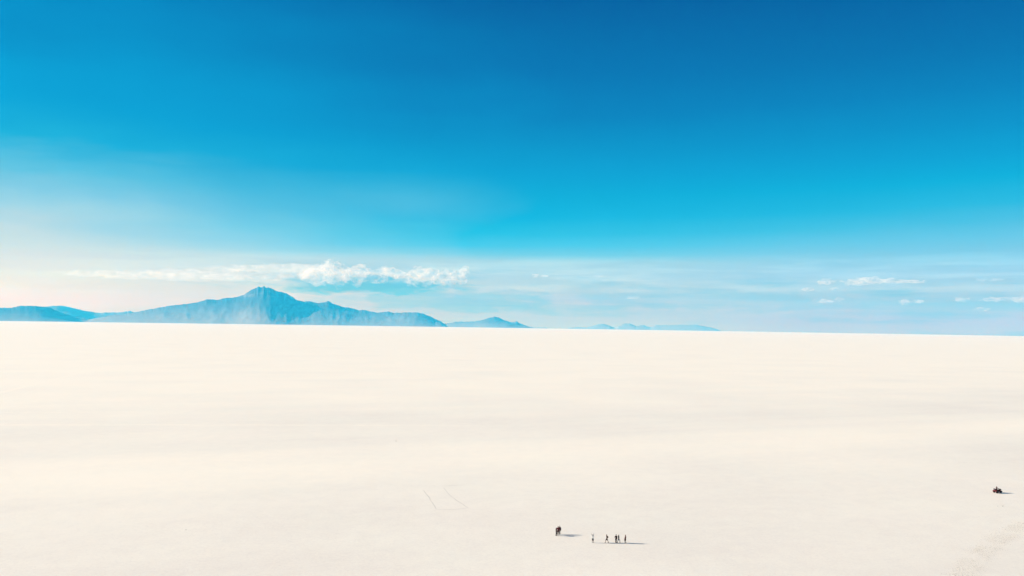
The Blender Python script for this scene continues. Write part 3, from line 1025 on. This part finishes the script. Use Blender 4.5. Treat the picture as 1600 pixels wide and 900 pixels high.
    for s in (-1, 1):
        bm = bmesh.new()
        blob(bm, (s * 0.14, 0.98, 0.76), (0.075, 0.035, 0.055))
        from_bm('headlight', bm, LAMP, q)
    bm = bmesh.new()
    box(bm, (0, -0.99, 0.72), (0.26, 0.03, 0.07), None, 0.01)
    from_bm('tail_light', bm, cloth_mat('red_lens', (0.25, 0.01, 0.01), 0.2), q)
    return q


QP = at(1558.6, 770.2)
QR = R_(-90 + 14)
make_quad(QP, QR)
qm = Matrix.Translation(QP) @ Matrix.Rotation(QR, 4, 'Z')
make_person(qm @ Vector((0, -0.30, 0)), QR, 1.70, 'rider in maroon jacket sitting on the quad bike', None, ('jacket', MAROON), ('trousers', BLACK), coat=True,
            hips=(0, 0, 1.02), feet=((-0.36, 0.34, 0.40), (0.36, 0.34, 0.40)), hands=((-0.35, 0.55, 1.16), (0.35, 0.55, 1.16)), lean=4)
bm = bmesh.new()
tube(bm, [(-0.34, 0, 0.17), (0.34, 0, 0.17)], [0.165, 0.165], seg=18)
for s in (-1, 1):
    tube(bm, [(s * 0.16, -0.12, 0.30), (s * 0.16, 0, 0.345), (s * 0.16, 0.12, 0.30)], [0.012] * 3, seg=6)
bagm = remesh(bm, 0.02, 2)
bag = link('duffel_bag', bagm, CANVAS)
bag.location = qm @ Vector((0, -0.82, 0.895))
bag.rotation_euler = (0, 0, QR)
tag(bag, 'dark duffel bag resting on the rear rack of the quad bike', 'bag')

# ------------------------------------------------------------------ small stones and marks on the salt
STONE = cloth_mat('grey_stone', (0.30, 0.28, 0.26), 0.9, 0.4, 5)


def stone(px, py, r, label, seed):
    bm = bmesh.new()
    bmesh.ops.create_icosphere(bm, subdivisions=3, radius=1.0)
    for v in bm.verts:
        k = 1 + 0.35 * noise.noise(v.co * 1.7 + Vector((seed, 0, 0)))
        v.co = Vector((v.co.x * k * r * 1.3, v.co.y * k * r, max(-0.2, v.co.z * k) * r * 0.75))
    o = from_bm('stone', bm, STONE)
    o.location = at(px, py)
    tag(o, label, 'stone', 'small stones lying on the salt')


stone(1558.8, 791.0, 0.11, 'small grey stone on the salt in front of the quad bike, the smaller of two', 1.0)
stone(1566.8, 791.0, 0.15, 'flat grey stone on the salt in front of the quad bike, the wider of two', 2.0)
stone(618.6, 689.3, 0.22, 'tiny dark speck of stone far out beyond the scraped outline', 3.0)
stone(290.6, 827.8, 0.10, 'tiny stone alone on the bare salt at lower left', 4.0)

DIRTY = cloth_mat('dirty_salt', (0.61, 0.585, 0.55), 0.9, 0.2, 1.2)


def ridge(name, pts, width, height, label, breaks=0.2, seed=0.0, mat=DIRTY, lift=0.004):
    """A low crumbly bank of scraped salt along a path on the ground, with gaps."""
    W = [at(*p) for p in pts]
    bm = bmesh.new()
    prev = None
    for a, b in zip(W, W[1:]):
        L = (b - a).length
        n = max(2, int(L / 0.35))
        d = (b - a).normalized()
        s = Vector((-d.y, d.x, 0))
        for i in range(n + 1):
            p = a.lerp(b, i / n)
            t = noise.noise(Vector((p.x * 0.35, p.y * 0.35, seed)))
            gap = noise.noise(Vector((p.x * 0.16, p.y * 0.16, seed + 7)))
            k = max(0.0, min(1.0, (gap + 0.55 - breaks) * 2.5))
            if k <= 0.02:
                prev = None
                continue
            w = width * (0.7 + 0.6 * t) * (0.4 + 0.6 * k)
            h = height * (0.8 + 0.7 * noise.noise(Vector((p.x * 1.1, p.y * 1.1, seed)))) * k
            c = p + s * 0.25 * t
            row = [bm.verts.new(c + s * w * u + Vector((0, 0, lift + max(0.0, h * hh)))) for u, hh in ((-0.5, 0), (-0.2, 0.8), (0.1, 1.0), (0.5, 0))]
            if prev:
                for j in range(3):
                    bm.faces.new((prev[j], row[j], row[j + 1], prev[j + 1]))
            prev = row
    bmesh.ops.recalc_face_normals(bm, faces=bm.faces[:])
    o = from_bm(name, bm, mat, smooth=False)
    tag(o, label, 'ground marks', kind='structure')
    return o


ridge('path', [(662, 766), (667, 774), (673, 782), (682, 795.5), (700, 796.3), (718, 795.2), (731, 793.5), (722, 787), (711, 780), (702, 773), (693, 762)], 0.30, 0.025,
      'faint scraped outline of three straight lines on the salt', -0.05, 1.0)
ridge('path', [(693, 759.5), (705, 758.6), (716, 758), (728, 757.6)], 0.34, 0.02, 'short faint scraped line above the outline on the salt', 0.15, 5.0)
TRACK = cloth_mat('churned_salt', (0.54, 0.515, 0.48), 0.9, 0.15, 1.2)


def churned_track(pts, half, count):
    """A swath of crust broken up by wheels: loose flat lumps of salt, thicker along the two ruts."""
    W = [at(*p) for p in pts]
    seg = [(a, b, (b - a).length) for a, b in zip(W, W[1:])]
    tot = sum(q[2] for q in seg)
    rnd = random.Random(5)
    tb = bmesh.new()
    bmesh.ops.create_icosphere(tb, subdivisions=1, radius=1.0)
    tv = [v.co.copy() for v in tb.verts]
    tf = [[v.index for v in f.verts] for f in tb.faces]
    tb.free()
    vs_, fs_ = [], []
    for _ in range(count):
        d = rnd.random() * tot
        for a, b, L in seg:
            if d <= L:
                break
            d -= L
        t = (b - a).normalized()
        sd = Vector((-t.y, t.x, 0))
        off = rnd.choice((-0.45, 0.45)) * half + rnd.gauss(0, 0.34) * half
        p = a + t * min(d, L) + sd * (off + 0.8 * noise.noise(Vector((d * 0.1, 3, 1))))
        if noise.noise(Vector((p.x * 0.22, p.y * 0.22, 4))) < rnd.uniform(-0.6, 0.1):
            continue
        r0 = 0.03 + 0.08 * rnd.random() ** 2.5
        M = Matrix.Translation(p + Vector((0, 0, r0 * 0.12))) @ Matrix.Rotation(rnd.random() * 6.28, 4, 'Z') @ Matrix.Diagonal((r0 * rnd.uniform(0.8, 1.8), r0, r0 * rnd.uniform(0.25, 0.5), 1))
        n0 = len(vs_)
        vs_ += [M @ v for v in tv]
        fs_ += [[n0 + k for k in f] for f in tf]
    me = bpy.data.meshes.new('path')
    me.from_pydata(vs_, [], fs_)
    o = link('path', me, TRACK)
    tag(o, 'broad rough vehicle track crossing the lower right corner', 'ground marks', kind='structure')


churned_track([(1502, 903), (1522, 878), (1545, 852), (1572, 835), (1606, 818)], 2.6, 6000)

# ------------------------------------------------------------------ render settings
sc.render.engine = 'CYCLES'
cy = sc.cycles
cy.max_bounces = 8
cy.volume_bounces = 4
cy.volume_max_steps = 256
cy.use_denoising = True
vs = sc.view_settings
vs.view_transform = 'Standard'
vs.look = 'None'
vs.exposure = EXPOSURE
vs.gamma = 1.0
vs.use_curve_mapping = False
